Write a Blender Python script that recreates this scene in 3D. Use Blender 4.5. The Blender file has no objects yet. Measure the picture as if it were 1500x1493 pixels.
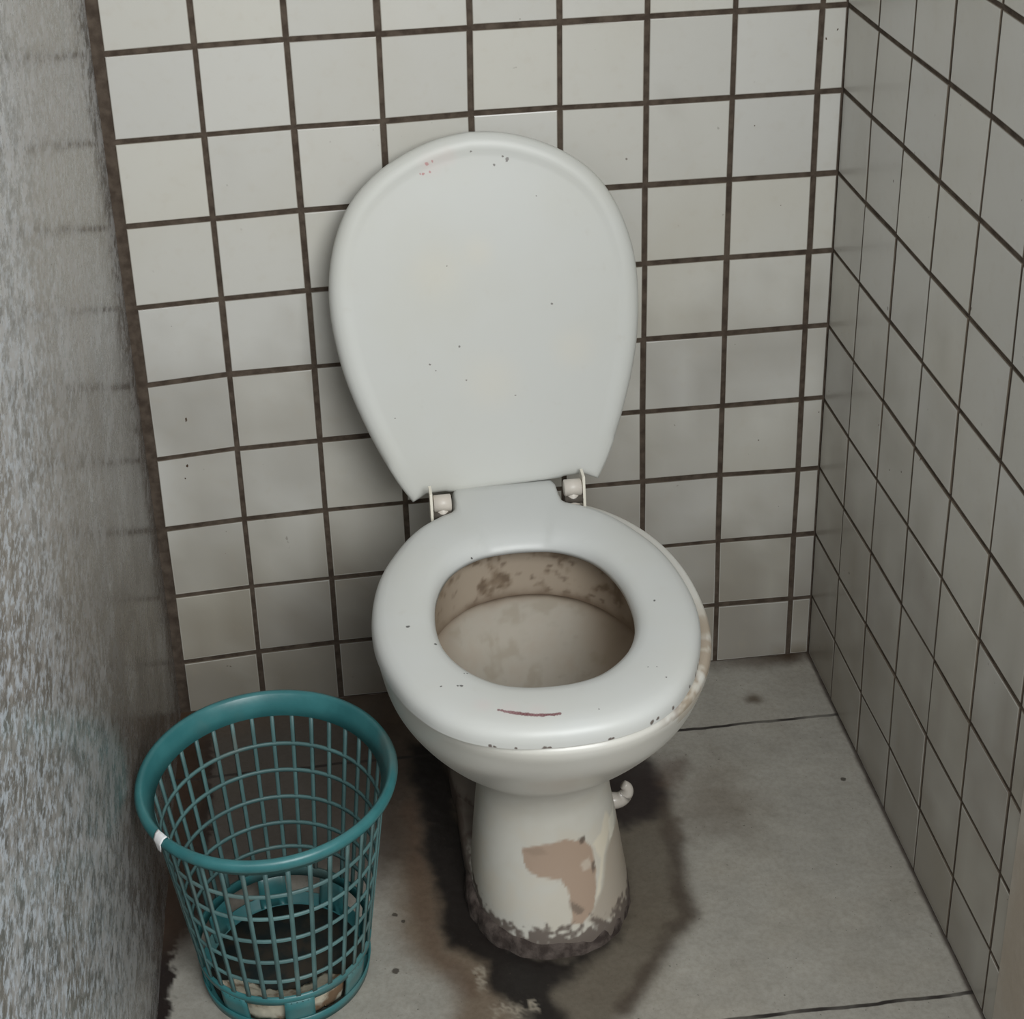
import bpy, math, random
import numpy as np
from mathutils import Vector, Matrix, noise as mn
rnd = random.Random(7)
scn = bpy.context.scene
COL = scn.collection
PI = math.pi

# ------------------------------------------------------------------ helpers
def link(o, parent=None):
    COL.objects.link(o)
    if parent: o.parent = parent
    return o

def tag(o, label=None, cat=None, group=None, kind=None):
    if label: o['label'] = label
    if cat: o['category'] = cat
    if group: o['group'] = group
    if kind: o['kind'] = kind
    return o

def mesh_obj(name, verts, faces, mats, parent=None, origin=(0, 0, 0), smooth=True, fmat=None, cols=None):
    """verts in world coordinates; stored relative to origin"""
    ox, oy, oz = origin
    me = bpy.data.meshes.new(name)
    me.from_pydata([(v[0]-ox, v[1]-oy, v[2]-oz) for v in verts], [], faces)
    if not isinstance(mats, (list, tuple)): mats = [mats]
    for m in mats: me.materials.append(m)
    if fmat: me.polygons.foreach_set('material_index', fmat)
    me.polygons.foreach_set('use_smooth', [smooth]*len(me.polygons))
    if cols is not None:
        a = me.color_attributes.new('Col', 'FLOAT_COLOR', 'POINT')
        flat = np.ones((len(verts), 4), np.float32); flat[:, :3] = np.array(cols)
        a.data.foreach_set('color', flat.ravel())
    me.update()
    o = bpy.data.objects.new(name, me)
    link(o, parent)
    if parent is None: o.location = origin
    return o

def empty(name, loc):
    o = bpy.data.objects.new(name, None); link(o); o.location = loc; o.empty_display_size = .05
    return o

def sstep(a, b, x):
    t = np.clip((x-a)/(b-a), 0, 1); return t*t*(3-2*t)

def fbm(P, scale, octv=3, seed=0.0):
    """noise in about -1..1 for an (n,3) array of points"""
    out = np.zeros(len(P)); amp = 1; tot = 0
    for k in range(octv):
        s = scale*2**k
        out += amp*np.array([mn.noise((p[0]*s+seed+17*k, p[1]*s-seed, p[2]*s+3.1*k)) for p in P])
        tot += amp; amp *= .55
    return out/tot*1.6

def poly_sd(x, y, poly):
    """signed distance to a polygon, positive inside"""
    n = len(poly); d = np.full(x.shape, 1e9); ins = np.zeros(x.shape, bool)
    for i in range(n):
        x0, y0 = poly[i]; x1, y1 = poly[(i+1) % n]
        ex, ey = x1-x0, y1-y0
        t = np.clip(((x-x0)*ex+(y-y0)*ey)/(ex*ex+ey*ey+1e-12), 0, 1)
        d = np.minimum(d, np.hypot(x-x0-t*ex, y-y0-t*ey))
        c = ((y0 > y) != (y1 > y)) & (x < (x1-x0)*(y-y0)/((y1-y0) if y1 != y0 else 1e-12)+x0)
        ins ^= c
    return np.where(ins, d, -d)

def line_d(x, y, pts):
    d = np.full(x.shape, 1e9)
    for (x0, y0), (x1, y1) in zip(pts, pts[1:]):
        ex, ey = x1-x0, y1-y0
        t = np.clip(((x-x0)*ex+(y-y0)*ey)/(ex*ex+ey*ey+1e-12), 0, 1)
        d = np.minimum(d, np.hypot(x-x0-t*ex, y-y0-t*ey))
    return d

# ------------------------------------------------------------------ node helper
class NT:
    def __init__(s, name, rough=.4, spec=.5):
        s.m = bpy.data.materials.new(name); s.m.use_nodes = True
        s.t = s.m.node_tree; s.b = s.t.nodes['Principled BSDF']
        s.b.inputs['Roughness'].default_value = rough
        s.b.inputs['Specular IOR Level'].default_value = spec
    def set(s, sock, v):
        if hasattr(v, 'is_linked') or hasattr(v, 'links'): s.t.links.new(v, sock)
        elif v is not None: sock.default_value = v
    def n(s, typ, ins=None, **kw):
        nd = s.t.nodes.new(typ)
        for k, v in kw.items(): setattr(nd, k, v)
        for k, v in (ins or {}).items(): s.set(nd.inputs[k], v)
        return nd
    def math(s, op, a, b=None, c=None):
        nd = s.t.nodes.new('ShaderNodeMath'); nd.operation = op
        s.set(nd.inputs[0], a)
        if b is not None: s.set(nd.inputs[1], b)
        if c is not None: s.set(nd.inputs[2], c)
        return nd.outputs[0]
    def mix(s, f, a, b, mode='MIX'):
        nd = s.t.nodes.new('ShaderNodeMix'); nd.data_type = 'RGBA'; nd.blend_type = mode
        s.set(nd.inputs[0], f); s.set(nd.inputs[6], a); s.set(nd.inputs[7], b)
        return nd.outputs[2]
    def coord(s): return s.n('ShaderNodeTexCoord').outputs['Object']
    def attr(s, name='Col'): return s.n('ShaderNodeAttribute', attribute_name=name).outputs['Color']
    def noise(s, vec, scale, detail=4, rough=.55, dist=0):
        nd = s.n('ShaderNodeTexNoise', {'Vector': vec, 'Scale': scale, 'Detail': detail, 'Roughness': rough, 'Distortion': dist})
        return nd.outputs['Fac']
    def remap(s, v, a, b, lo=0., hi=1.):
        nd = s.n('ShaderNodeMapRange', {0: v, 1: a, 2: b, 3: lo, 4: hi}, interpolation_type='SMOOTHSTEP'); return nd.outputs[0]
    def scale(s, vec, sc):
        return s.n('ShaderNodeMapping', {'Vector': vec, 'Scale': sc}).outputs[0]
    def warp(s, vec, scale, amt):
        nc = s.n('ShaderNodeTexNoise', {'Vector': vec, 'Scale': scale, 'Detail': 2}).outputs['Color']
        d = s.n('ShaderNodeVectorMath', {0: nc, 1: (.5, .5, .5)}, operation='SUBTRACT').outputs[0]
        d = s.n('ShaderNodeVectorMath', {0: d, 3: amt}, operation='SCALE').outputs[0]
        return s.n('ShaderNodeVectorMath', {0: vec, 1: d}, operation='ADD').outputs[0]
    def dot(s, vec, p, r, soft=.4):
        """a spot of radius r at p (object coordinates)"""
        d = s.n('ShaderNodeVectorMath', {0: vec, 1: p}, operation='DISTANCE').outputs['Value']
        return s.remap(d, r*(1-soft), r, 1., 0.)
    def bump(s, h, strength, dist=.001):
        b = s.n('ShaderNodeBump', {'Height': h, 'Strength': strength, 'Distance': dist})
        s.t.links.new(b.outputs[0], s.b.inputs['Normal'])
    def color(s, c): s.set(s.b.inputs['Base Color'], c)
    def rough(s, v): s.set(s.b.inputs['Roughness'], v)

def rgb(r, g, b): return (r, g, b, 1)

# ------------------------------------------------------------------ materials
def mat_tile():
    t = NT('glazed_white_tile', .22, .45); c = t.coord()
    base = t.attr()
    n1 = t.noise(c, 3.2, 3); n2 = t.noise(c, 55, 3)
    col = t.mix(t.remap(n1, .42, .75, 0, .40), base, rgb(.86, .82, .73), 'MULTIPLY')
    col = t.mix(t.remap(n2, .5, .8, 0, .12), col, rgb(.45, .38, .28))
    sp = t.noise(t.scale(c, (1, 1, .8)), 130, 1)
    msk = t.math('MULTIPLY', t.remap(sp, .77, .80), t.remap(t.noise(c, 9, 2), .5, .62))
    col = t.mix(msk, col, rgb(.09, .06, .04))
    t.color(col); t.rough(.27)
    t.bump(t.noise(c, 9, 1), .05, .004)
    return t.m

def mat_grout():
    t = NT('dirty_brown_grout', .85, .2); c = t.coord()
    n = t.noise(c, 60, 4)
    t.color(t.mix(t.remap(n, .3, .7), rgb(.055, .040, .030), rgb(.11, .085, .065)))
    t.bump(n, .6, .002)
    return t.m

def mat_plaster():
    t = NT('pale_plaster', .7, .3); c = t.coord()
    n = t.noise(c, 12, 5)
    t.color(t.mix(t.remap(n, .3, .7), rgb(.44, .38, .31), rgb(.52, .48, .42)))
    t.bump(t.noise(c, 90, 3), .3, .002)
    return t.m

def mat_cement():
    t = NT('polished_grey_render', .3, .5); c = t.coord()
    v = t.noise(t.scale(c, (1, .5, .8)), 70, 6, .68)
    w = t.noise(t.scale(c, (1, 1, .45)), 5, 4)
    fine = t.noise(t.scale(c, (1, .45, .7)), 150, 3, .7)
    a = t.mix(t.remap(v, .38, .62), rgb(.17, .165, .155), rgb(.45, .445, .44))
    a = t.mix(t.remap(w, .38, .68, 0, .55), a, rgb(.24, .205, .165))
    pos = t.n('ShaderNodeSeparateXYZ', {0: t.warp(c, 4, .25)}).outputs
    near_light = t.remap(pos[1], -.50, -.95, .25, .95)  # painted daylight: bluish flecks grow towards the stall opening
    a = t.mix(t.math('MULTIPLY', t.remap(fine, .46, .62), near_light), a, rgb(.60, .645, .70))
    xyz = t.n('ShaderNodeSeparateXYZ', {0: t.warp(c, 6, .12)}).outputs
    grime_shade = t.math('MULTIPLY', t.remap(xyz[1], -.85, -.38), t.remap(xyz[2], .95, .38))  # staining plus the dark low corner's shade, painted into the colour
    a = t.mix(t.math('MULTIPLY', t.math('MULTIPLY', grime_shade, t.remap(t.noise(c, 14, 4), .25, .6, .45, 1.)), .75), a, rgb(.085, .066, .050))
    t.color(a); t.rough(t.remap(v, .3, .7, .19, .34))
    t.bump(t.math('ADD', t.noise(c, 30, 4, .6), t.math('MULTIPLY', fine, .25)), .10, .002)
    return t.m

def mat_floor():
    t = NT('worn_floor_slab', .42, .4); c = t.coord()
    base = t.attr()
    n1 = t.noise(c, 160, 3, .7); n2 = t.noise(c, 7, 4)
    col = t.mix(t.remap(n1, .35, .7, 0, .3), base, rgb(.55, .52, .47), 'MULTIPLY')
    col = t.mix(t.remap(n2, .4, .75, 0, .35), col, rgb(.75, .68, .58), 'MULTIPLY')
    # slab joints
    w = t.warp(c, 25, .006)
    y = t.n('ShaderNodeSeparateXYZ', {0: w}).outputs[1]
    k = t.math('ABSOLUTE', t.math('SUBTRACT', t.math('FRACT', t.math('DIVIDE', t.math('ADD', y, .142+.243+.486*4), .486)), .5))
    ln = t.remap(t.math('MULTIPLY', k, .486), .0017, .0032, 1., 0.)
    ln = t.math('MULTIPLY', ln, t.remap(t.noise(c, 16, 2), .3, .6, .55, 1.))
    col = t.mix(ln, col, rgb(.025, .02, .018))
    sp = t.noise(c, 220, 1)
    col = t.mix(t.math('MULTIPLY', t.remap(sp, .74, .78), .6), col, rgb(.05, .04, .03))
    for p, r in (((-.637, -.507, 0), .0055), ((-.034, -.27, 0), .0045), ((-.632, -.421, 0), .004), ((-.623, -.433, 0), .003)):
        col = t.mix(t.math('MULTIPLY', t.dot(t.warp(c, 150, .006), p, r), .85), col, rgb(.045, .035, .028))
    t.color(col); t.rough(t.remap(n2, .3, .7, .35, .55))
    t.bump(t.noise(c, 120, 4), .25, .0015)
    return t.m

def ceramic(name, base, dots=(), vcol=False, rough=.24):
    t = NT(name, rough, .5); c = t.coord()
    col = t.attr() if vcol else None
    n = t.noise(c, 5, 3); n2 = t.noise(c, 45, 4)
    b = t.mix(t.remap(n, .4, .75, 0, .35), base, rgb(base[0]*.93, base[1]*.90, base[2]*.82))
    if col is not None: b = t.mix(1., b, col, 'MULTIPLY')
    b = t.mix(t.remap(n2, .62, .85, 0, .15), b, rgb(.42, .36, .27))
    w = t.warp(c, 220, .0035)
    for p, r, dc, a in dots:
        b = t.mix(t.math('MULTIPLY', t.dot(w, p, r, .5 if r < .01 else .95), a), b, dc)
    t.color(b)
    t.bump(t.noise(c, 18, 2), .05, .003)
    return t.m, t

def mat_plastic(name, c1, c2, rough=.35):
    t = NT(name, rough, .5); c = t.coord()
    n = t.noise(c, 22, 4)
    col = t.mix(t.remap(n, .35, .75), c1, c2)
    d = t.noise(c, 9, 4)
    col = t.mix(t.remap(d, .52, .75, 0, .45), col, rgb(.20, .19, .16))
    t.color(col); t.bump(t.noise(c, 150, 2), .1, .001)
    return t.m

M_TILE = mat_tile(); M_GROUT = mat_grout(); M_PLAS = mat_plaster(); M_CEM = mat_cement(); M_FLOOR = mat_floor()

# ------------------------------------------------------------------ the room
FX0, FX1 = -.905, 0.0
YF = -1.42                       # where the stall opens
ZTOP = 1.75
G = .0060                        # grout joint
TH = .0014                       # how far tiles stand proud

BX = [[-322,-332,-329,-325,-320,-318,-313,-321,-315],[-1402,-1405,-1409,-1409,-1407,-1404,-1403,-1400,-1392],[-2480,-2484,-2486,-2485,-2488,-2488,-2481,-2480,-2477],[-3547,-3556,-3562,-3563,-3564,-3564,-3563,-3561,-3559],[-4623,-4642,-4642,-4643,-4644,-4644,-4644,-4643,-4641],[-5711,-5717,-5720,-5722,-5723,-5724,-5724,-5723,-5722],[-6795,-6793,-6790,-6786,-6790,-6796,-6800,-6797,-6801],[-7867,-7872,-7873,-7875,-7880,-7882,-7885,-7885,-7891],[-8931,-8934,-8937,-8941,-8939,-8937,-8945,-8937,-8941]]
BZ = [[9595,8517,7437,6367,5292,4209,3113,2050,980],[9599,8522,7444,6374,5289,4210,3137,2063,993],[9603,8526,7452,6375,5294,4217,3138,2061,983],[9605,8540,7456,6377,5298,4219,3140,2062,983],[9609,8541,7459,6379,5299,4219,3139,2060,980],[9604,8524,7457,6375,5294,4213,3133,2052,971],[9607,8525,7448,6362,5284,4199,3123,2036,964],[9595,8507,7420,6336,5272,4181,3095,2016,931],[9570,8490,7395,6301,5208,4115,3043,1968,872]]
RY = [[-1151,-1095,-1105,-1084,-1072,-1079,-1084,-1085,-1096],[-2248,-2206,-2200,-2186,-2187,-2184,-2175,-2203,-2237],[-3330,-3311,-3288,-3283,-3272,-3277,-3302,-3304,-3323],[-4425,-4398,-4380,-4369,-4382,-4368,-4381,-4391,-4408],[-5500,-5460,-5480,-5470,-5471,-5457,-5467,-5478,-5489],[-6572,-6553,-6540,-6532,-6530,-6533,-6545,-6561,-6562]]
RZ = [[9599,8527,7437,6371,5283,4185,3119,2040,1007],[9606,8536,7457,6367,5297,4206,3144,2067,993],[9617,8530,7450,6371,5289,4224,3134,2088,1014],[9622,8530,7445,6363,5285,4234,3130,2051,964],[9606,8521,7436,6359,5275,4188,3105,2032,933],[9583,8495,7409,6324,5241,4158,3076,2007,919]]

def tile_wall(name, grid, to3d, gcol, backing, extra=None, jcol=0.0):
    """grid[col][row] = (a, z) joint crossings; every cell is one proud tile over one backing sheet"""
    V = []; F = []; FM = []; C = []
    def add(pts, col):
        i = len(V); V.extend(pts); C.extend(col if isinstance(col, list) else [col]*len(pts)); return i
    i = add([to3d(a, z, 0) for a, z in backing], (.05, .04, .03)); F.append((i, i+1, i+2, i+3)); FM.append(1)
    for ci in range(len(grid)-1):
        for ri in range(len(grid[0])-1):
            q = [grid[ci][ri], grid[ci+1][ri], grid[ci+1][ri+1], grid[ci][ri+1]]
            ca = sum(p[0] for p in q)/4; cz = sum(p[1] for p in q)/4
            g = [gcol(ci, ri, k)*.5 + rnd.uniform(-.0006, .0006) for k in range(4)]   # left,right,top,bottom insets
            amin, amax = min(p[0] for p in q), max(p[0] for p in q)
            if amax-amin < .012: continue
            def inset(extra_in):
                r = []
                for (a, z) in q:
                    sa = g[0] if a < ca else -g[1]; sz = -g[2] if z > cz else g[3]
                    ea = extra_in if a < ca else -extra_in; ez = -extra_in if z > cz else extra_in
                    r.append((a+sa+ea, z+sz+ez))
                return r
            tone = 1+rnd.uniform(-.045, .03); warm = rnd.uniform(-.015, .02)
            tc = (.60*tone*(1+warm*.3), .588*tone, .545*tone*(1-warm))
            if extra: tc = extra(ca, cz, tc)
            ec = (tc[0]*.24, tc[1]*.20, tc[2]*.165)
            tilt = [rnd.uniform(-.0005, .0005) for _ in range(4)]
            dsp = rnd.uniform(-.0005, .0005)
            i0 = add([to3d(a, z, 0) for a, z in inset(0)], ec)
            i1 = add([to3d(a, z, TH*.8+dsp) for a, z in inset(.0002)], ec)
            i2 = add([to3d(a, z, TH+dsp+tl) for (a, z), tl in zip(inset(.0016), tilt)], tc)
            for k in range(4):
                l = (k+1) % 4
                F.append((i0+k, i0+l, i1+l, i1+k)); FM.append(0)
                F.append((i1+k, i1+l, i2+l, i2+k)); FM.append(0)
            # face as a 4x4 patch so that the low stain and shade tone can change across it
            n = 5; cs = [V[i2+k] for k in range(4)]; base = len(V)
            for u in range(n):
                for w in range(n):
                    fu, fw = u/(n-1), w/(n-1)
                    p = [(cs[0][d]*(1-fu)+cs[1][d]*fu)*(1-fw)+(cs[3][d]*(1-fu)+cs[2][d]*fu)*fw for d in range(3)]
                    V.append(tuple(p))
                    dirt_shade = cz_dirt_shade(p, name)
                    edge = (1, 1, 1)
                    C.append(tuple(tc[d]*edge[d]*dirt_shade[d] for d in range(3)))
            for u in range(n-1):
                for w in range(n-1):
                    F.append((base+u*n+w, base+(u+1)*n+w, base+(u+1)*n+w+1, base+u*n+w+1)); FM.append(0)
    o = mesh_obj(name, V, F, [M_TILE, M_GROUT, M_PLAS], smooth=False, fmat=FM, cols=C)
    return tag(o, kind='structure')

def cz_dirt_shade(p, name):
    """brown staining low on the tiles, deepened as painted shade towards the floor"""
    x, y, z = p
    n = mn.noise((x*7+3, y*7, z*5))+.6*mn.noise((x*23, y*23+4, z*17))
    f = max(0., min(1., (.62+.34*n-z)/.60))*.64  # brown film that also paints the lower walls' shade into the tiles
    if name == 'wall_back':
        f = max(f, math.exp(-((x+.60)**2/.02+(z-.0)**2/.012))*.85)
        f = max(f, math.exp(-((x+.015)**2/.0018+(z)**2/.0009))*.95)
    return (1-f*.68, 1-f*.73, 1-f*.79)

# back wall: columns from the left corner to the right corner, rows from the top down
rows_up = 7
def colpts(xs, zs):
    out = []
    for k in range(rows_up, 0, -1): out.append((xs[0]/1e4, zs[0]/1e4+.1082*k))
    out += [(x/1e4, z/1e4) for x, z in zip(xs, zs)]
    out.append((xs[-1]/1e4, .0))
    return out
gridB = [colpts(BX[c], BZ[c]) for c in range(8, -1, -1)]
gridB.append([(0.0, z) for _, z in gridB[-1]])
def gB(ci, ri, k):
    if k == 0 and ci == 0: return .002
    if k == 1 and ci == len(gridB)-2: return .005
    if k == 3 and ri == len(gridB[0])-2: return .004
    return G
tile_wall('wall_back', gridB, lambda a, z, d: (a, -d, z), gB, [(FX0-.03, 0), (FX1+.01, 0), (FX1+.01, ZTOP), (FX0-.03, ZTOP)])
# right wall
cols = [colpts(RY[c], RZ[c]) for c in range(6)]
first = [(-.0026, .4*cz+.6*cz) for _, cz in cols[0]]
last = [(-.688+.006*math.sin(i*2.1), z*1.0-.002) for i, (_, z) in enumerate(cols[5])]
last[-1] = (last[-1][0], 0)
gridR = [last]+cols[::-1]+[first]
def gR(ci, ri, k):
    if k in (0, 1):
        if k == 1 and ci == len(gridR)-2: return .002
        if k == 0 and ci == 0: return .002
        return .0038
    if k == 3 and ri == len(gridR[0])-2: return .003
    return .0052
wr = tile_wall('wall_right', gridR, lambda a, z, d: (-d, a, z), gR, [(-.69, 0), (0, 0), (0, ZTOP), (-.69, ZTOP)])

def sheet(name, fn, nu, nv, mat, cols=None):
    V = [fn(u/nu, v/nv) for u in range(nu+1) for v in range(nv+1)]
    F = [(u*(nv+1)+v, (u+1)*(nv+1)+v, (u+1)*(nv+1)+v+1, u*(nv+1)+v+1) for u in range(nu) for v in range(nv)]
    return mesh_obj(name, V, F, mat, cols=cols)
# plastered end of the right wall, beyond the last tiles
def plas(u, v):
    y = -.684+(YF+.684)*u; z = ZTOP*v
    return (-.0022+.0012*mn.noise((y*6, z*6, 1)), y, z)
tag(sheet('trim_1', plas, 40, 90, M_PLAS), kind='structure')
# left wall: rendered and rubbed smooth, a little wavy
def lw(u, v):
    y = .0+YF*u; z = ZTOP*v
    return (FX0-.0015+.0022*mn.noise((y*3.1, z*2.3, 4))+.0008*mn.noise((y*14, z*9, 2)), y, z)
tag(sheet('wall_left', lw, 120, 180, M_CEM), kind='structure')

# floor, with stains and some shade painted into its colour
DARK = [(-.593,-.108),(-.555,-.128),(-.535,-.193),(-.533,-.271),(-.532,-.356),(-.531,-.413),(-.514,-.47),(-.485,-.50),(-.44,-.517),(-.398,-.503),(-.363,-.471),(-.376,-.495),(-.408,-.517),(-.44,-.542),(-.46,-.569),(-.452,-.602),(-.453,-.66),(-.50,-.66),(-.50,-.595),(-.507,-.572),(-.53,-.55),(-.536,-.514),(-.549,-.497),(-.571,-.478),(-.582,-.428),(-.587,-.337),(-.587,-.238),(-.595,-.17)]
DARK2 = [(-.346,-.10),(-.273,-.20),(-.267,-.266),(-.29,-.301),(-.334,-.319),(-.36,-.297)]
UNDER = [(-.53,-.06),(-.38,-.06),(-.36,-.30),(-.36,-.46),(-.45,-.51),(-.53,-.45)]
BROWN = [(-.65,-.06),(-.59,-.03),(-.494,-.03),(-.512,-.394),(-.506,-.64),(-.559,-.64),(-.572,-.534),(-.592,-.506),(-.619,-.481),(-.625,-.411),(-.630,-.319),(-.645,-.23)]
RING = [(-.342,-.195),(-.271,-.232),(-.274,-.346),(-.281,-.427),(-.283,-.477),(-.32,-.511),(-.356,-.564),(-.384,-.599),(-.419,-.65),(-.48,-.66),(-.504,-.582),(-.494,-.504),(-.387,-.445)]
EDGE = [(-.278,-.245),(-.276,-.309),(-.278,-.358),(-.287,-.426),(-.287,-.471),(-.322,-.508),(-.356,-.554),(-.387,-.594)]
RUST = [(-.60,-.236),(-.598,-.323),(-.598,-.415),(-.588,-.491),(-.554,-.546)]
fx = np.concatenate([[FX0-.03], np.linspace(FX0, -.63, 92), np.linspace(-.627, -.25, 126), np.linspace(-.247, 0, 84)])
fy = np.concatenate([[.01], np.linspace(0, -.70, 234), np.linspace(-.71, -2.6, 90)])
XX, YY = np.meshgrid(fx, fy, indexing='ij'); x = XX.ravel(); y = YY.ravel()
P3 = np.stack([x, y, np.zeros_like(x)], 1)
n1 = fbm(P3, 14, 3, 1.0); n2 = fbm(P3, 45, 3, 5.0); n3 = fbm(P3, 130, 2, 9.0)
col = np.stack([np.full_like(x, .35), np.full_like(x, .333), np.full_like(x, .295)], 1)
col *= (1+.10*n1+.05*n2)[:, None]
def lay(c, m):
    global col
    m = np.clip(m, 0, 1)[:, None]; col = col*(1-m)+np.array(c)*m
wob = .010*n1+.006*n2+.002*n3
d = poly_sd(x+.006*n1, y+.006*n2, BROWN); lay((.13, .085, .05), sstep(-.035, .02, d+wob)*.80)
d = poly_sd(x, y, [(-.93, .05), (-.56, .05), (-.58, -.20), (-.60, -.34), (-.66, -.37), (-.76, -.33), (-.85, -.40), (-.93, -.47)]); lay((.040, .028, .022), sstep(-.05, .05, d+1.5*wob)*.82)  # floor behind the basket: staining with its shade painted in
d = line_d(x, y, RUST); lay((.085, .045, .028), sstep(.022, .0, d+wob)*.42)
d = poly_sd(x, y, RING); lay((.115, .095, .07), sstep(-.022, .018, d+wob)*.88)
d = line_d(x, y, EDGE); lay((.05, .034, .024), sstep(.020, .0, d+wob)*.75)
lay((.075, .04, .03), sstep(.05, 0, np.hypot(x+.262, y+.225)+2*wob)*.55)
lay((.12, .085, .055), sstep(.11, 0, np.hypot((x+.22), (y+.28))+3*wob)*.45)
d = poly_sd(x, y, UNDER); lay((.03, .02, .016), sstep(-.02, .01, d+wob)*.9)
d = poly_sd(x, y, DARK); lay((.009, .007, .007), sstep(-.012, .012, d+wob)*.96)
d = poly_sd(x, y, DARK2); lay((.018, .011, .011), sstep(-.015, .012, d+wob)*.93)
# grime along the walls and right joint, with painted shade beside the basket
w = .012+.008*n2+.006*n3+.034*sstep(-.44, -.36, y); lay((.016, .010, .009), sstep(w+.003, w-.003, x-FX0)*(y < -.0))  # widening by the basket paints its shadow into the floor colour
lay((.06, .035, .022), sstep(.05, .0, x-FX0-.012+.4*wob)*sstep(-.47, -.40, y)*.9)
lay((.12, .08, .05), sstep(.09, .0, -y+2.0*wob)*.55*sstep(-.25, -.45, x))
lay((.045, .03, .024), sstep(.0075+.004*n2, .002, -x)*.9)
lay((.06, .04, .025), sstep(.055, .0, np.hypot(x+.03, y*1.6)+wob)*.95)
lay((.07, .045, .028), sstep(.10, .0, np.hypot((x+.075)*.8, (y+.006)*3)+wob)*.7)
lay((.085, .06, .038), sstep(.022, .004, np.hypot((x+.105), (y+.092)*1.1)+.5*wob)*.85)
# pale flakes on the dark patch in front of the pedestal
for px, py, r in ((-.540,-.524,.010),(-.541,-.540,.011),(-.520,-.574,.013),(-.508,-.582,.013),(-.490,-.577,.009),(-.533,-.581,.012),(-.512,-.600,.010)):
    lay((.34, .30, .24), sstep(r*1.25, r*.3, np.hypot(x-px, (y-py)*.8)+.012*np.abs(n3+.5*n2)+.6*wob)*sstep(-.35, .25, n3+.4*n2+.25)*.85)
z = .0012*n1*0+.0007*n2
nu, nv = len(fx), len(fy)
V = [(a, b, c) for a, b, c in zip(x, y, z)]
F = [(i*nv+j, i*nv+j+1, (i+1)*nv+j+1, (i+1)*nv+j) for i in range(nu-1) for j in range(nv-1)]
tag(mesh_obj('floor', V, F, M_FLOOR, cols=col), kind='structure')
for o in (bpy.data.objects['floor'],):
    pass
# ------------------------------------------------------------------ toilet
CX = -.4545
ORG = (-.4545, -.33, 0)
toilet = tag(empty('toilet', ORG), 'old white pedestal toilet with raised lid against the tiled back wall', 'toilet')
NA = 256
ANG = [2*PI*k/NA for k in range(NA)]       # angle 0 = right, pi/2 = back

def sec(z, cx, vc, a, bf, br, n=2.15, zf=0.0):
    """horizontal section: half width a, reach bf to the front and br to the back of v=vc"""
    pts = []
    for t in ANG:
        c, s = math.cos(t), math.sin(t)
        X = a*math.copysign(abs(c)**(2/n), c); Y = (br if s > 0 else bf)*math.copysign(abs(s)**(2/n), s)
        pts.append((cx+X, -vc+Y, z))
    return pts

def interp(keys, n):
    """catmull-rom through rows of numbers, n rows out of every span"""
    K = np.array(keys, float); out = []
    for i in range(len(K)-1):
        p0, p1, p2, p3 = K[max(i-1, 0)], K[i], K[i+1], K[min(i+2, len(K)-1)]
        for j in range(n):
            t = j/n
            out.append(.5*((2*p1)+(-p0+p2)*t+(2*p0-5*p1+4*p2-p3)*t*t+(-p0+3*p1-3*p2+p3)*t**3))
    out.append(K[-1]); return out

class Loft:
    def __init__(s): s.V = []; s.F = []
    def rings(s, rings, cap0=False, cap1=False, flip=False):
        st = []
        for r in rings:
            st.append(len(s.V)); s.V.extend(r)
        n = len(rings[0])
        for a, b in zip(st, st[1:]):
            for k in range(n):
                l = (k+1) % n
                f = (a+k, a+l, b+l, b+k); s.F.append(f[::-1] if flip else f)
        for do, i0, rv in ((cap0, st[0], True), (cap1, st[-1], False)):
            if do:
                c = len(s.V); s.V.append(tuple(np.mean(s.V[i0:i0+n], 0)))
                for k in range(n):
                    l = (k+1) % n
                    f = (i0+k, i0+l, c); f = f[::-1] if rv else f
                    s.F.append(f[::-1] if flip else f)

BC = -.449
body = Loft()
# outside: from the foot of the column up to the rim and into the bowl (z, cx, vc, a, bf, br, n)
K = [(0.0, BC+.007, .395, .094, .118, .115, 2.3),
     (.02, BC+.007, .395, .0935, .114, .115, 2.3),
     (.05, BC+.006, .393, .0905, .102, .110, 2.3),
     (.10, BC+.005, .388, .0845, .084, .105, 2.25),
     (.145, BC+.004, .384, .0785, .0745, .105, 2.2),
     (.172, BC+.003, .383, .0785, .0750, .11, 2.15),
     (.195, BC+.002, .385, .087, .083, .125, 2.1),
     (.220, BC+.001, .389, .105, .102, .145, 2.1),
     (.255, BC+.001, .393, .132, .135, .175, 2.1),
     (.295, BC+.001, .397, .157, .168, .205, 2.1),
     (.335, BC+.001, .400, .175, .199, .230, 2.1),
     (.372, BC+.002, .400, .1840, .219, .246, 2.12),
     (.388, BC+.002, .400, .1855, .2245, .252, 2.15),
     (.3945, BC+.002, .400, .1835, .2225, .250, 2.15),
     (.397, BC+.002, .400, .179, .218, .245, 2.15)]
out = [sec(k[0], *k[1:]) for k in interp(K, 18)]
I = [(.397, BC, .412, .140, .185, .180, 2.1), (.3945, BC, .412, .136, .181, .176, 2.1), (.36, BC, .410, .133, .174, .170, 2.1),
     (.322, BC, .405, .130, .160, .162, 2.1), (.316, BC, .405, .130, .158, .163, 2.1), (.312, BC, .403, .134, .156, .169, 2.1), (.304, BC, .400, .136, .150, .170, 2.1),
     (.285, BC, .395, .126, .132, .156, 2.1), (.25, BC, .388, .096, .100, .125, 2.05), (.222, BC, .375, .064, .062, .08, 2), (.210, BC, .37, .036, .035, .042, 2), (.205, BC, .37, .010, .010, .010, 2)]
inn = [sec(k[0], *k[1:]) for k in interp(I, 12)]
body.rings(out+inn, cap0=True, cap1=True)
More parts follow.
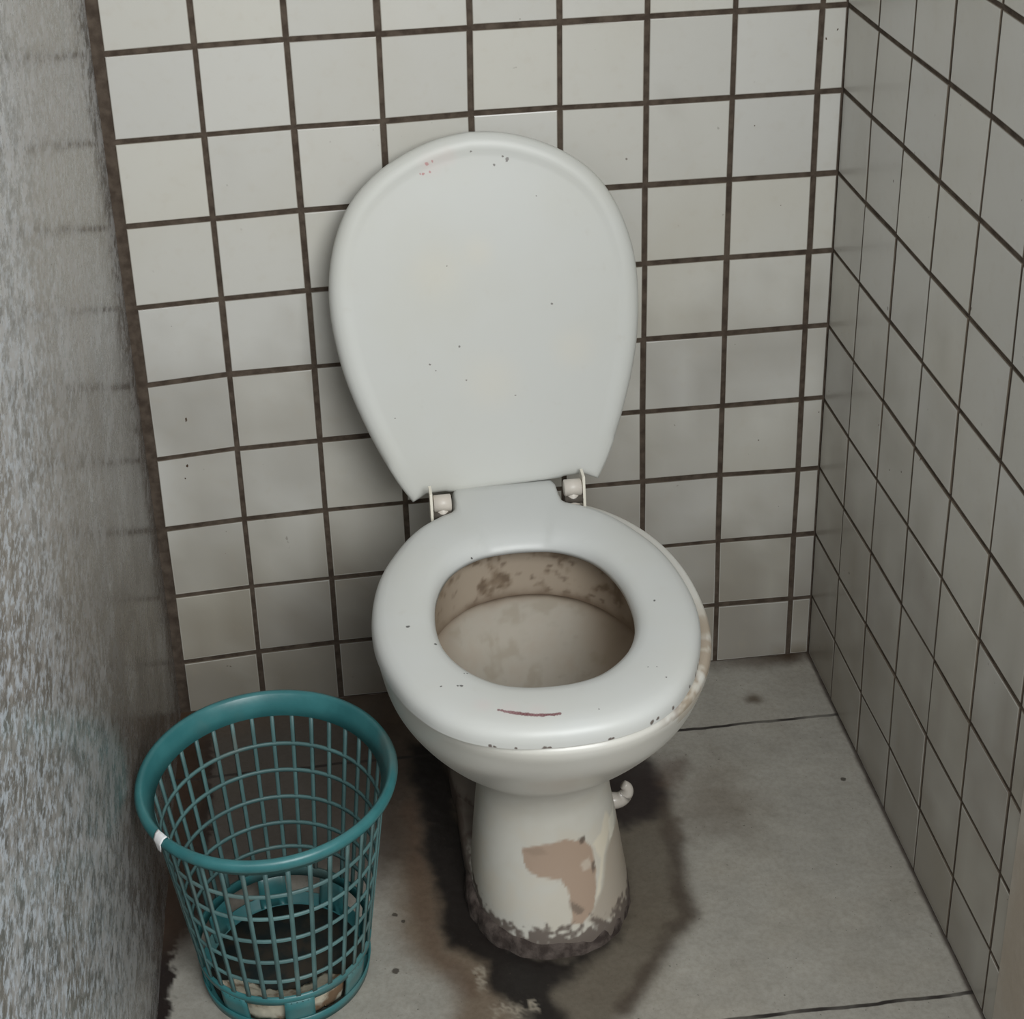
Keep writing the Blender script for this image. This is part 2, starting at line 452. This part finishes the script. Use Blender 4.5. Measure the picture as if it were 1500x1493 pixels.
# rear body with the trap, behind the column
Kr = [(0.0, BC, .19, .096, .115, .09, 3.2), (.03, BC, .19, .095, .112, .09, 3.2), (.05, BC, .19, .090, .095, .09, 3), (.11, BC, .18, .092, .08, .09, 3), (.16, BC, .17, .092, .06, .08, 3), (.25, BC, .16, .095, .05, .07, 2.6), (.34, BC, .16, .10, .05, .06, 2.5)]
body.rings([sec(k[0], *k[1:]) for k in interp(Kr, 6)], cap0=True, cap1=True)
# low foot joining both
body.rings([sec(k[0], *k[1:]) for k in interp([(0., BC, .30, .093, .2, .15, 3), (.022, BC, .30, .092, .195, .15, 3), (.03, BC, .30, .085, .18, .14, 3)], 4)], cap0=True, cap1=True)
Vb = np.array(body.V)
nb = fbm(Vb, 30, 3, 2.0); nf = fbm(Vb, 110, 2, 6.0)
bc = np.ones((len(Vb), 3))
def blay(c, m):
    global bc
    m = np.clip(m, 0, 1)[:, None]; bc = bc*(1-m)+np.array(c)*m
n_out = len(out)*NA; n_in = len(inn)*NA
idx = np.arange(len(Vb)); inside = (idx >= n_out) & (idx < n_out+n_in)
vz = Vb[:, 2]; vx = Vb[:, 0]; vy = Vb[:, 1]
# inside of the bowl: brown scale over the rim band, a dark line below it, paler lower wall
blay((.56, .46, .37), inside*.95)
blay((.64, .60, .55), inside*sstep(.312, .29, vz)*(.80+.3*nb+.15*nf)*sstep(.125, .06, np.abs(vx-BC+.01)))
blay((.30, .22, .155), inside*sstep(.0, .5, nb+.4*nf)*.85*sstep(.315, .33, vz))
blay((.20, .14, .10), inside*sstep(.30, .75, nf+.6*nb)*.7*sstep(.315, .33, vz))
blay((.33, .25, .17), inside*sstep(.365, .392, vz)*.6)
blay((.20, .13, .085), inside*np.exp(-((vz-.314-.005*nb)/.009)**2)*.9)
blay((.27, .19, .125), inside*sstep(.065, .125, np.abs(vx-BC))*(.62+.3*nb))
blay((.45, .33, .24), inside*sstep(.384, .396, vz)*.5)
# outside
outs = ~inside
blay((.70, .68, .635), outs*sstep(.24, .15, vz)*(.85+.15*nb))  # dirty tint on the column, also painting the shade below the bowl
blay((.80, .74, .66), outs*sstep(.05, .6, nb+.3)*sstep(.22, .10, vz)*.4)
PATCHES = []
blay((.44, .37, .28), inside*sstep(.05, .6, nb+.3*nf)*sstep(.31, .29, vz)*.5)
blay((.30, .20, .14), outs*(vz > .386)*(vx > -.36)*sstep(-.40, -.45, vy)*sstep(-.61, -.57, vy)*sstep(-.1, .35, nb+.6*nf)*.7)
blay((.62, .52, .40), outs*(vz > .37)*(vx > -.33)*sstep(-.38, -.43, vy)*sstep(-.1, .5, nb+.3)*.5)
PATCHES = [((.50, .36, .28), [(-.481, .119), (-.4535, .1245), (-.429, .127), (-.411, .121), (-.400, .110), (-.397, .083), (-.399, .061), (-.404, .0445), (-.419, .034), (-.4305, .037), (-.431, .06), (-.4335, .074), (-.439, .0835), (-.464, .088), (-.4755, .0925), (-.480, .104)], .0012, .92),
           ((.45, .38, .32), [(-.383, .092), (-.372, .105), (-.345, .105), (-.335, .02), (-.372, .02), (-.395, .027), (-.412, .036), (-.400, .050), (-.390, .064)], .004, .75),
           ((.95, .88, .76), [(-.398, .113), (-.387, .118), (-.380, .135), (-.372, .12), (-.385, .092), (-.394, .058), (-.399, .055), (-.390, .09)], .002, .8),
           ((.98, .95, .88), [(-.376, .122), (-.366, .124), (-.368, .104), (-.376, .10)], .001, .8),
           ((.14, .10, .08), [(-.416, .1245), (-.409, .125), (-.407, .119), (-.413, .1175)], .001, .9),
           ((.16, .12, .10), [(-.402, .092), (-.398, .094), (-.397, .084), (-.401, .082)], .001, .85),
           ((.22, .17, .14), [(-.431, .060), (-.427, .058), (-.414, .049), (-.419, .044), (-.430, .050)], .0015, .8),
           ((.80, .73, .66), [(-.416, .096), (-.404, .10), (-.402, .089), (-.411, .088)], .0015, .6),
           ((.36, .27, .21), [(-.480, .117), (-.462, .121), (-.452, .114), (-.470, .111)], .002, .5)]
for (cc, poly, soft, amt) in PATCHES:
    m = (vy < -.36) & outs & (vz < .25)
    d = poly_sd(vx+.0015*nf, vz+.0015*nf, poly)
    blay(cc, sstep(-soft, soft, d)*m*amt)
# worn, dark chipped foot
ed = .030+.012*nf+.006*nb
front_low = sstep(.004, -.004, vz-ed)
blay((.17, .135, .12), outs*front_low*.95)
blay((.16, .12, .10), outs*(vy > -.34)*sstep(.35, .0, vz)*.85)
mB, tB = ceramic('stained_white_ceramic', rgb(.66, .65, .61), vcol=True, rough=.3)
ca = tB.attr(); lum = tB.n('ShaderNodeSeparateColor', {0: ca}).outputs[1]; tB.rough(tB.remap(lum, .6, 1.0, .75, .3))
bowl = mesh_obj('bowl', body.V, body.F, mB, toilet, ORG, cols=bc)

# mortar collar around the foot
mo = NT('grey_mortar', .9, .2); c = mo.coord(); nn = mo.noise(c, 60, 5)
mo.color(mo.mix(mo.remap(nn, .35, .65), rgb(.04, .03, .026), rgb(.10, .08, .07))); mo.bump(nn, .8, .004)
col_l = Loft(); rr = []
for (z, a, bf) in ((0, .096, .124), (.010, .095, .1225), (.017, .093, .1195), (.021, .088, .112)):
    ring = sec(z, BC+.003, .392, a+.004, bf, .06, 2.3)
    ring = [(px+.0025*mn.noise((px*60, py*60, z*60)), py+.0035*mn.noise((px*45, py*45, 7)), max(0, z+.003*mn.noise((px*50, py*50, 3)) if z > 0 else 0)) for px, py, _ in ring]
    rr.append(ring)
col_l.rings(rr, cap1=True)
mesh_obj('mortar_collar', col_l.V, col_l.F, mo.m, toilet, ORG)

# bolt lug on the right of the pedestal
def tube(path, r, n=12, caps=True):
    L = Loft(); R = []
    P = [Vector(p) for p in path]
    up = Vector((0, 0, 1))
    for i, p in enumerate(P):
        t = (P[min(i+1, len(P)-1)]-P[max(i-1, 0)]).normalized()
        a = t.cross(up if abs(t.z) < .9 else Vector((1, 0, 0))).normalized(); b = t.cross(a)
        rad = r[i] if isinstance(r, (list, tuple)) else r
        R.append([tuple(p+a*rad*math.cos(2*PI*k/n)+b*rad*math.sin(2*PI*k/n)) for k in range(n)])
    L.rings(R, caps, caps); return L
lug = tube([tuple(k) for k in interp([(-.372, -.338, .070), (-.358, -.338, .066), (-.344, -.340, .068), (-.336, -.341, .077), (-.335, -.341, .086), (-.340, -.341, .092)], 4)], [.0125-.00035*k for k in range(21)], 14)
mC, _ = ceramic('dirty_white_ceramic', rgb(.52, .48, .43))
mesh_obj('fixing_lug', lug.V, lug.F, mC, toilet, ORG)

# --- outlines of seat and lid
def outline(half, n=NA, centre=0.0, bottom=None):
    """half: (u, v) from back/bottom axis to front axis on the right side; returns r(angle) around (0, centre)"""
    poly = list(half)+[(-u, v) for u, v in reversed(half)]
    P = np.array(poly)
    res = []
    for t in ANG:
        dx, dy = math.cos(t), math.sin(t); best = None
        for i in range(len(P)):
            x0, y0 = P[i][0], P[i][1]-centre; x1, y1 = P[(i+1) % len(P)][0], P[(i+1) % len(P)][1]-centre
            den = dx*(y1-y0)-dy*(x1-x0)
            if abs(den) < 1e-12: continue
            r = (x0*(y1-y0)-y0*(x1-x0))/den; s = (x0*dy-y0*dx)/den
            if -1e-9 <= s <= 1+1e-9 and r > 0: best = r if best is None else max(best, r)
        res.append(best)
    return res
def smooth_half(pts, n=8):
    return [tuple(p) for p in interp(pts, n)]

seat_half = [(0, .139), (.060, .139), (.0645, .1425), (.065, .150), (.066, .188), (.072, .197)] + smooth_half([(.085, .203), (.112, .225), (.137, .260), (.163, .314), (.176, .370), (.1795, .425), (.1735, .475), (.156, .530), (.136, .566), (.115, .590), (.085, .610), (.045, .6225), (0, .6265)])
seat_half[-1] = (0, .6265)
VC = .412
# angle measured with v pointing to the viewer
r_out = outline([(u, v) for u, v in seat_half], centre=VC)
hole = smooth_half([(0, .276), (.045, .283), (.082, .312), (.103, .36), (.109, .415), (.103, .462), (.085, .499), (.055, .528), (.025, .539), (0, .541)])
hole[-1] = (0, .541)
r_in = outline(hole, centre=VC)
def smooth_r(r, k):
    a = np.array(r)
    for _ in range(k): a = (np.roll(a, 1)+2*a+np.roll(a, -1))/4
    return list(a)
r_in = smooth_r(r_in, 6)
SEAT = Loft(); prof = [(0.0, .3995, 0), (0, .404, 0), (.0006, .4095, 0), (.003, .4145, 0), (.008, .4185, 0), (.016, .4208, 0), (.030, .4213, 0), (None, .4208, .5), (None, .4195, .72), (None, .4165, .86), (None, .4115, .95), (None, .405, .995), (None, .3995, 1.0)]
def uv(u, v): return (CX-.001+u, -v)
rings = []
for d, z, f in prof:
    ring = []
    for t, ro, ri in zip(ANG, r_out, r_in):
        w = ro-ri
        r = ro-d if d is not None else (ro-.03)+(ri-(ro-.03))*((f-.3)/.7 if f >= .3 else 0)
        if d is not None: r = max(r, ri+w*.25)
        X, Y = uv(r*math.cos(t), VC+r*math.sin(t))
        ring.append((X, Y, z))
    rings.append(ring)
rings.append(rings[0])
SEAT.rings(rings, flip=True)
def L(px, py, pz): return (px-ORG[0], py-ORG[1], pz-ORG[2])
BLK = rgb(.035, .03, .028); RED = rgb(.45, .06, .09)
DOTS_SEAT = []
DOTS_LID = []
for p, r in (((-.5961, -.4311, .4209), .0028), ((-.5686, -.4619, .4168), .0024), ((-.3225, -.425, .4203), .0020), ((-.5436, -.5178, .4166), .0017), ((-.5400, -.5165, .4166), .0017),
             ((-.5488, -.5411, .4203), .0026), ((-.5530, -.5410, .4203), .0018), ((-.5698, -.5402, .4212), .0013), ((-.5108, -.2876, .4056), .0018), ((-.3534, -.5401, .4208), .0010), ((-.3451, -.5418, .4211), .0010), ((-.416, -.600, .4211), .0012), ((-.3390, -.560, .4205), .0013)):
    DOTS_SEAT.append((L(*p), r, BLK, .85))
for k in range(22):                       # thin dark red scratch across the front of the seat
    f = k/21; sx = -.5155+.0588*f; sy = -.5861-.0152*math.sin(f*1.75)**.9
    DOTS_SEAT.append((L(sx, sy, .4212), (.0024+.0008*math.sin(PI*f)), rgb(.16, .04, .05), .85))
for p, r in (((-.530, -.576, .4211), .016), ((-.505, -.586, .4211), .017), ((-.478, -.592, .4211), .015)):
    DOTS_SEAT.append((L(*p), r, rgb(.68, .50, .50), .16))
for p, r in (((-.5285, -.6149, .4006), .0030), ((-.5240, -.6165, .4004), .0022), ((-.5034, -.6219, .4005), .0022), ((-.4754, -.6255, .3995), .0036), ((-.4705, -.626, .3995), .0030), ((-.4096, -.6223, .4002), .0030), ((-.4060, -.6215, .4002), .0022),
             ((-.2974, -.5246, .4020), .0045), ((-.2915, -.512, .4010), .004), ((-.303, -.536, .4020), .0045), ((-.3136, -.5561, .4030), .0028), ((-.3383, -.5866, .4030), .0030), ((-.3635, -.6062, .4030), .0034), ((-.357, -.602, .4035), .0026), ((-.276, -.455, .401), .003), ((-.280, -.475, .401), .0032)):
    DOTS_SEAT.append((L(*p), r, rgb(.08, .05, .038), .85))
for p, r in (((-.3839, -.0999, .6378), .0019), ((-.4999, -.1113, .595), .0019), ((-.5371, -.1161, .5766), .0015), ((-.5309, -.1182, .5687), .0014), ((-.4941, -.1221, .5541), .0016),
             ((-.4441, -.0554, .8057), .0022), ((-.4336, -.053, .8154), .0016), ((-.4281, -.0538, .8118), .0028), ((-.4290, -.0545, .8095), .0018), ((-.4711, -.0517, .8237), .0017), ((-.5084, -.0854, .6927), .0013), ((-.3959, -.0658, .7666), .0013), ((-.4348, -.1282, .5311), .0011), ((-.5849, -.1325, .515), .0012), ((-.365, -.090, .70), .0012)):
    DOTS_LID.append((L(*p), r, rgb(.10, .08, .07), .75))
for p, r in (((-.525, -.0546, .8132), .0030), ((-.5215, -.0561, .8031), .0024), ((-.5299, -.0566, .8013), .0022), ((-.5335, -.0568, .802), .0016), ((-.5185, -.054, .8155), .0020)):
    DOTS_LID.append((L(*p), r, rgb(.42, .10, .10), .7))
for p, r in (((-.520, -.055, .812), .022), ((-.500, -.053, .820), .018)):
    DOTS_LID.append((L(*p), r, rgb(.66, .50, .48), .22))
for p, r in (((-.5214, -.0875, .6847), .05), ((-.4703, -.0821, .7052), .03), ((-.4633, -.1234, .5492), .055), ((-.3599, -.1146, .5824), .04)):
    DOTS_LID.append((L(*p), r, rgb(.68, .62, .50), .22))
mS, tS = ceramic('white_seat_plastic', rgb(.59, .60, .585), DOTS_SEAT, rough=.42)
seat = mesh_obj('seat', SEAT.V, SEAT.F, mS, toilet, ORG)

# --- lid: stands up, leans on the wall, a touch askew
lid_half = [(0, -.0105), (.068, -.0105), (.075, -.0085), (.099, -.0085), (.106, -.0125), (.1155, -.0185)] + smooth_half([(.1205, -.010), (.132, .0105), (.151, .054), (.170, .110), (.1825, .164), (.188, .2235), (.1845, .2735), (.171, .3217), (.149, .361), (.117, .391), (.08, .412), (.04, .4255), (0, .4305)])
lid_half[-1] = (0, .4305)
LC = .20
rl = outline(lid_half, centre=LC)
LID = Loft(); rings = []
tilt = math.atan2(.11, .415)
def lidp(u, t, nrm):
    """u across, t up the lid, nrm out of its face towards the viewer"""
    ang = .0437
    uu = u*math.cos(ang)-t*math.sin(ang); tt = u*math.sin(ang)+t*math.cos(ang)
    uu += .0006
    return (CX+uu, -.155+tt*math.sin(tilt)-nrm*math.cos(tilt), .430+tt*math.cos(tilt)+nrm*math.sin(tilt))
for d, nr in ((None, .0), (.05, 0.0), (.030, 0.0), (.0255, .0002), (.021, .0016), (.016, .0020), (.010, .0010), (.005, -.0018), (.0015, -.006), (0, -.011), (0.0008, -.0135), (.004, -.016), (.01, -.017), (.06, -.017)):
    ring = []
    for t, ro in zip(ANG, rl):
        r = ro*.4 if d is None else ro-d
        ts = LC+r*math.sin(t); lip = float(sstep(.0, .07, ts))
        ring.append(lidp(r*math.cos(t)*1.008, ts, nr*.6*lip if nr > 0 else (nr if lip > .5 or nr < -.01 else nr*.5)))
    rings.append(ring)
LID.rings(rings, cap0=True, cap1=True)
mL, tL = ceramic('white_lid_plastic', rgb(.585, .59, .56), DOTS_LID, rough=.42)
lid = mesh_obj('lid', LID.V, LID.F, mL, toilet, ORG)

# --- hinges
mH, _ = ceramic('yellowed_hinge_plastic', rgb(.60, .55, .49), rough=.4)
mHe, _ = ceramic('ivory_hinge_plate', rgb(.80, .76, .66), rough=.4)
mMet = NT('dull_hinge_pin', .45, .5); mMet.color(mMet.mix(mMet.noise(mMet.coord(), 80), rgb(.06, .05, .04), rgb(.14, .12, .10)))
for s, yy in ((-1, -.190), (1, -.180)):
    H = Loft()
    hx = CX+s*.081
    a = tube([(hx-.011, yy, .424), (hx-.010, yy, .424), (hx+.010, yy, .424), (hx+.011, yy, .424)], [.0085, .0105, .0105, .0085], 24)
    o0 = len(a.V)
    b = tube([(hx, yy, .396), (hx, yy, .405), (hx, yy, .424)], [.012, .0095, .0095], 20)
    a.V += b.V; a.F += [tuple(i+o0 for i in f) for f in b.F]
    h = mesh_obj('hinge', a.V, a.F, mH, toilet, ORG)
    px = hx+s*.0135
    pl = Loft(); pts = [(px-.0016, px+.0016)]
    q = [(yy-.012, .400), (yy+.010, .400), (yy+.016, .44), (yy-.004, .44)]
    V4 = [(px-.0016, a_, b_) for a_, b_ in q]+[(px+.0016, a_, b_) for a_, b_ in q]
    F4 = [(0, 1, 2, 3), (7, 6, 5, 4)]+[(k, k+4, (k+1) % 4+4, (k+1) % 4) for k in range(4)]
    mesh_obj('hinge_plate', V4, F4, mHe, h, ORG, smooth=False)
    pn = tube([(hx-s*.010, yy-.004, .4105), (hx+s*.012, yy-.004, .4105)], .0062, 14)
    mesh_obj('hinge_pin', pn.V, pn.F, mMet.m, h, ORG)

# ------------------------------------------------------------------ waste basket
BO = (-.7605, -.4790, 0)
basket = tag(empty('waste_basket', BO), 'teal plastic lattice waste basket on the floor beside the left wall', 'waste basket')
M_TEAL = mat_plastic('teal_plastic', rgb(.030, .145, .155), rgb(.048, .195, .205))
M_TEAL2 = mat_plastic('teal_lattice_plastic', rgb(.070, .140, .140), rgb(.10, .205, .205), .5)
HB = .280; RB, RT = .0915, .1290
def rad(z): return RB+(RT-RB)*(z/HB)**.95
def pol(r, t, z): return (BO[0]+r*math.cos(t), BO[1]+r*math.sin(t), z)
TL = 96
def lathe(profile, n=TL):
    Lf = Loft()
    Lf.rings([[pol(r, 2*PI*k/n, z) for k in range(n)] for r, z in profile], False, False)
    return Lf
rim = lathe([(rad(.259), .259), (rad(.260)+.003, .259), (rad(.268)+.005, .268), (.138, .270), (.1415, .2735), (.1427, .279), (.1402, .2835), (.136, .285), (.1325, .2825), (.130, .272), (rad(.259)-.003, .2595), (rad(.259), .259)])
mesh_obj('rim', rim.V, rim.F, M_TEAL, basket, BO)
lat = Loft()
NR = 34; ZB = .050
for k in range(NR):
    t0 = 2*PI*(k+.35)/NR
    R = []
    for j in range(9):
        z = ZB-.004+(.262-ZB+.004)*j/8; r = rad(z); hw = .0025/r
        R.append([pol(r+.0012, t0-hw, z), pol(r+.0012, t0+hw, z), pol(r-.0014, t0+hw*.8, z), pol(r-.0014, t0-hw*.8, z)])
    lat.rings(R, True, True)
hoops = [.221, .186, .150, .115, .082]
for z in hoops:
    prof2 = [(rad(z-.0023)+.0006, z-.0023), (rad(z+.0023)+.0006, z+.0023), (rad(z+.0020)-.0016, z+.0020), (rad(z-.0020)-.0016, z-.0020), (rad(z-.0023)+.0006, z-.0023)]
    h = lathe(prof2); o0 = len(lat.V); lat.V += h.V; lat.F += [tuple(i+o0 for i in f) for f in h.F]
mesh_obj('lattice', lat.V, lat.F, M_TEAL2, basket, BO)
base = Loft()
b1 = lathe([(rad(.054)-.0016, .054), (rad(.054)+.0014, .054), (rad(.043)+.0016, .043), (rad(.043)-.002, .043), (rad(.054)-.0016, .054)])
base.V += b1.V; base.F += b1.F
# foot tabs between low openings, then the foot ring and the floor of the basket
for k in range(8):
    t0 = -PI/2+.16+2*PI*k/8; R = []
    for z in (.002, .014, .030, .046):
        r = rad(z); hw = .0165/r
        R.append([pol(r+.0016, t0+hw*(2*m/6-1), z) for m in range(7)]+[pol(r-.0016, t0-hw*(2*m/6-1), z) for m in range(7)])
    base.rings(R, True, True, flip=True)
b2 = lathe([(RB-.008, .0035), (RB-.006, .0035), (RB+.0018, .0035), (rad(.016)+.0018, .016), (rad(.016)+.0034, .016), (RB+.0034, .0005), (RB-.008, .0005), (RB-.008, .0035)])
o0 = len(base.V); base.V += b2.V; base.F += [tuple(i+o0 for i in f) for f in b2.F]
mesh_obj('base', base.V, base.F, M_TEAL, basket, BO)

dk = NT('dirt_caked_teal_plastic', .8, .2); c = dk.coord(); nn = dk.noise(c, 40, 4)
dk.color(dk.mix(dk.remap(nn, .35, .65), rgb(.018, .028, .028), rgb(.05, .042, .032)))
b3 = lathe([(0.001, .0048), (RB-.004, .0048), (RB-.004, .0036), (0.001, .0036)])
mesh_obj('bottom', b3.V, b3.F, dk.m, basket, BO)

# crumpled paper lying inside, at the front of the bottom
pm = NT('grubby_paper', .9, .1); c = pm.coord(); nn = pm.noise(c, 35, 4)
pm.color(pm.mix(pm.remap(nn, .45, .62), rgb(.58, .53, .42), rgb(.20, .13, .08)))
PV = []; PF = []; nu_, nv_ = 40, 12
for side in (0, 1):
    for i in range(nu_+1):
        for j in range(nv_+1):
            a_ = -PI/2-.95+1.75*i/nu_; f_ = j/nv_; zq = .007+.070*min(f_, .5); r_ = (rad(zq)-.0058 if f_ < .5 else rad(.04)-.0058-.07*(f_-.5))-.003*abs(mn.noise((i*.35, j*.5, 2)))
            zz = (.007+.070*f_ if f_ < .5 else .042-.045*(f_-.5))+.003*mn.noise((i*.45, j*.6, 5)); r_ -= .0007*side
            PV.append((BO[0]+r_*math.cos(a_), BO[1]+r_*math.sin(a_), max(zz, .0052+.0006*(1-side))))
nn_ = (nu_+1)*(nv_+1)
for i in range(nu_):
    for j in range(nv_):
        q = (i*(nv_+1)+j, (i+1)*(nv_+1)+j, (i+1)*(nv_+1)+j+1, i*(nv_+1)+j+1)
        PF.append(q); PF.append(tuple(k+nn_ for k in q[::-1]))
rimloop = [i*(nv_+1) for i in range(nu_+1)]+[nu_*(nv_+1)+j for j in range(1, nv_+1)]+[i*(nv_+1)+nv_ for i in range(nu_-1, -1, -1)]+[j for j in range(nv_-1, 0, -1)]
for k in range(len(rimloop)):
    a_, b_ = rimloop[k], rimloop[(k+1) % len(rimloop)]
    PF.append((a_, a_+nn_, b_+nn_, b_))
paper = mesh_obj('paper_scrap', PV, PF, pm.m, origin=(BO[0], BO[1]-.075, .005))
tag(paper, 'grubby pale paper crumpled at the bottom of the teal waste basket', 'paper')

# white piece added on the rim to stand for a bright glint
mw = NT('white_glint_plastic', .4, .5); mw.color(mw.mix(mw.noise(mw.coord(), 60), rgb(.78, .78, .80), rgb(.9, .9, .9)))
SV = []; SF = []
for side in (0, 1):
    for i in range(7):
        for j in range(7):
            fu, fv = i/6-.5, j/6-.5
            a_ = PI+.668+fu*.115*(1.2-.9*(j/6)); prof_ = [(.1332, .2805), (.1360, .2862), (.1402, .2847), (.1439, .2795), (.1432, .2742), (.1428, .270), (.1422, .266)][j]
            o_ = -.0007 if side else 0
            SV.append((BO[0]+(prof_[0]+o_)*math.cos(a_)+.0008*mn.noise((i, j, 3)), BO[1]+(prof_[0]+o_)*math.sin(a_), prof_[1]+o_+.0010+.0009*mn.noise((i*.8, j*.9, 8))))
for i in range(6):
    for j in range(6):
        q = (i*7+j, (i+1)*7+j, (i+1)*7+j+1, i*7+j+1); SF.append(q); SF.append(tuple(k+49 for k in q[::-1]))
lp = [i*7 for i in range(7)]+[42+j for j in range(1, 7)]+[i*7+6 for i in range(5, -1, -1)]+[j for j in range(5, 0, -1)]
for k in range(len(lp)):
    a_, b_ = lp[k], lp[(k+1) % len(lp)]; SF.append((a_, a_+49, b_+49, b_))
glint = mesh_obj('rim_glint', SV, SF, mw.m, origin=(BO[0]-.110, BO[1]-.087, .281))
tag(glint, 'small white piece standing in for a glint on the teal basket rim beside the left wall', 'glint')

# ------------------------------------------------------------------ light
w = bpy.data.worlds.new('overcast_sky'); scn.world = w; w.use_nodes = True
nt = w.node_tree; bg = nt.nodes['Background']
tc = nt.nodes.new('ShaderNodeTexCoord'); sp = nt.nodes.new('ShaderNodeSeparateXYZ'); nt.links.new(tc.outputs['Generated'], sp.inputs[0])
rp = nt.nodes.new('ShaderNodeValToRGB'); mr = nt.nodes.new('ShaderNodeMapRange')
mr.inputs[1].default_value = -1; mr.inputs[2].default_value = 1
nt.links.new(sp.outputs[2], mr.inputs[0]); nt.links.new(mr.outputs[0], rp.inputs[0])
e = rp.color_ramp.elements
e[0].position = .44; e[0].color = (.26, .26, .26, 1); e[1].position = .56; e[1].color = (.40, .42, .46, 1)
x_ = e.new(.9); x_.color = (.95, .98, 1.0, 1)
nt.links.new(rp.outputs[0], bg.inputs[0]); bg.inputs[1].default_value = .68

la = bpy.data.lights.new('daylight_opening', 'AREA'); la.shape = 'RECTANGLE'; la.size = 1.0; la.size_y = 1.0
la.energy = 47; la.color = (.975, 1.0, .995)
lo = bpy.data.objects.new('daylight_opening', la); link(lo); lo.location = (-.08, -2.35, 1.95)
lo.rotation_euler = (Vector((-.45, -.2, .75))-lo.location).to_track_quat('-Z', 'Y').to_euler()

# ------------------------------------------------------------------ camera (solved from the tile joints)
cam = bpy.data.cameras.new('camera'); co = bpy.data.objects.new('camera', cam); link(co)
right = Vector((.9936, -.1074, -.0355)); down = Vector((-.0775, -.4172, -.9055)); fwd = Vector((.0824, .9025, -.4228))
co.matrix_world = Matrix(((right.x, -down.x, -fwd.x, -.6523), (right.y, -down.y, -fwd.y, -1.9190), (right.z, -down.z, -fwd.z, 1.4916), (0, 0, 0, 1)))
cam.sensor_width = 36; cam.lens = 2430.84*36/1500
cam.shift_x = (750-686.04)/1500; cam.shift_y = -(746.5-452.85)/1500
cam.clip_start = .01
scn.camera = co
scn.view_settings.view_transform = 'Standard'; scn.view_settings.look = 'None'
scn.view_settings.exposure = 0.0; scn.view_settings.gamma = 1.0; scn.view_settings.use_curve_mapping = False
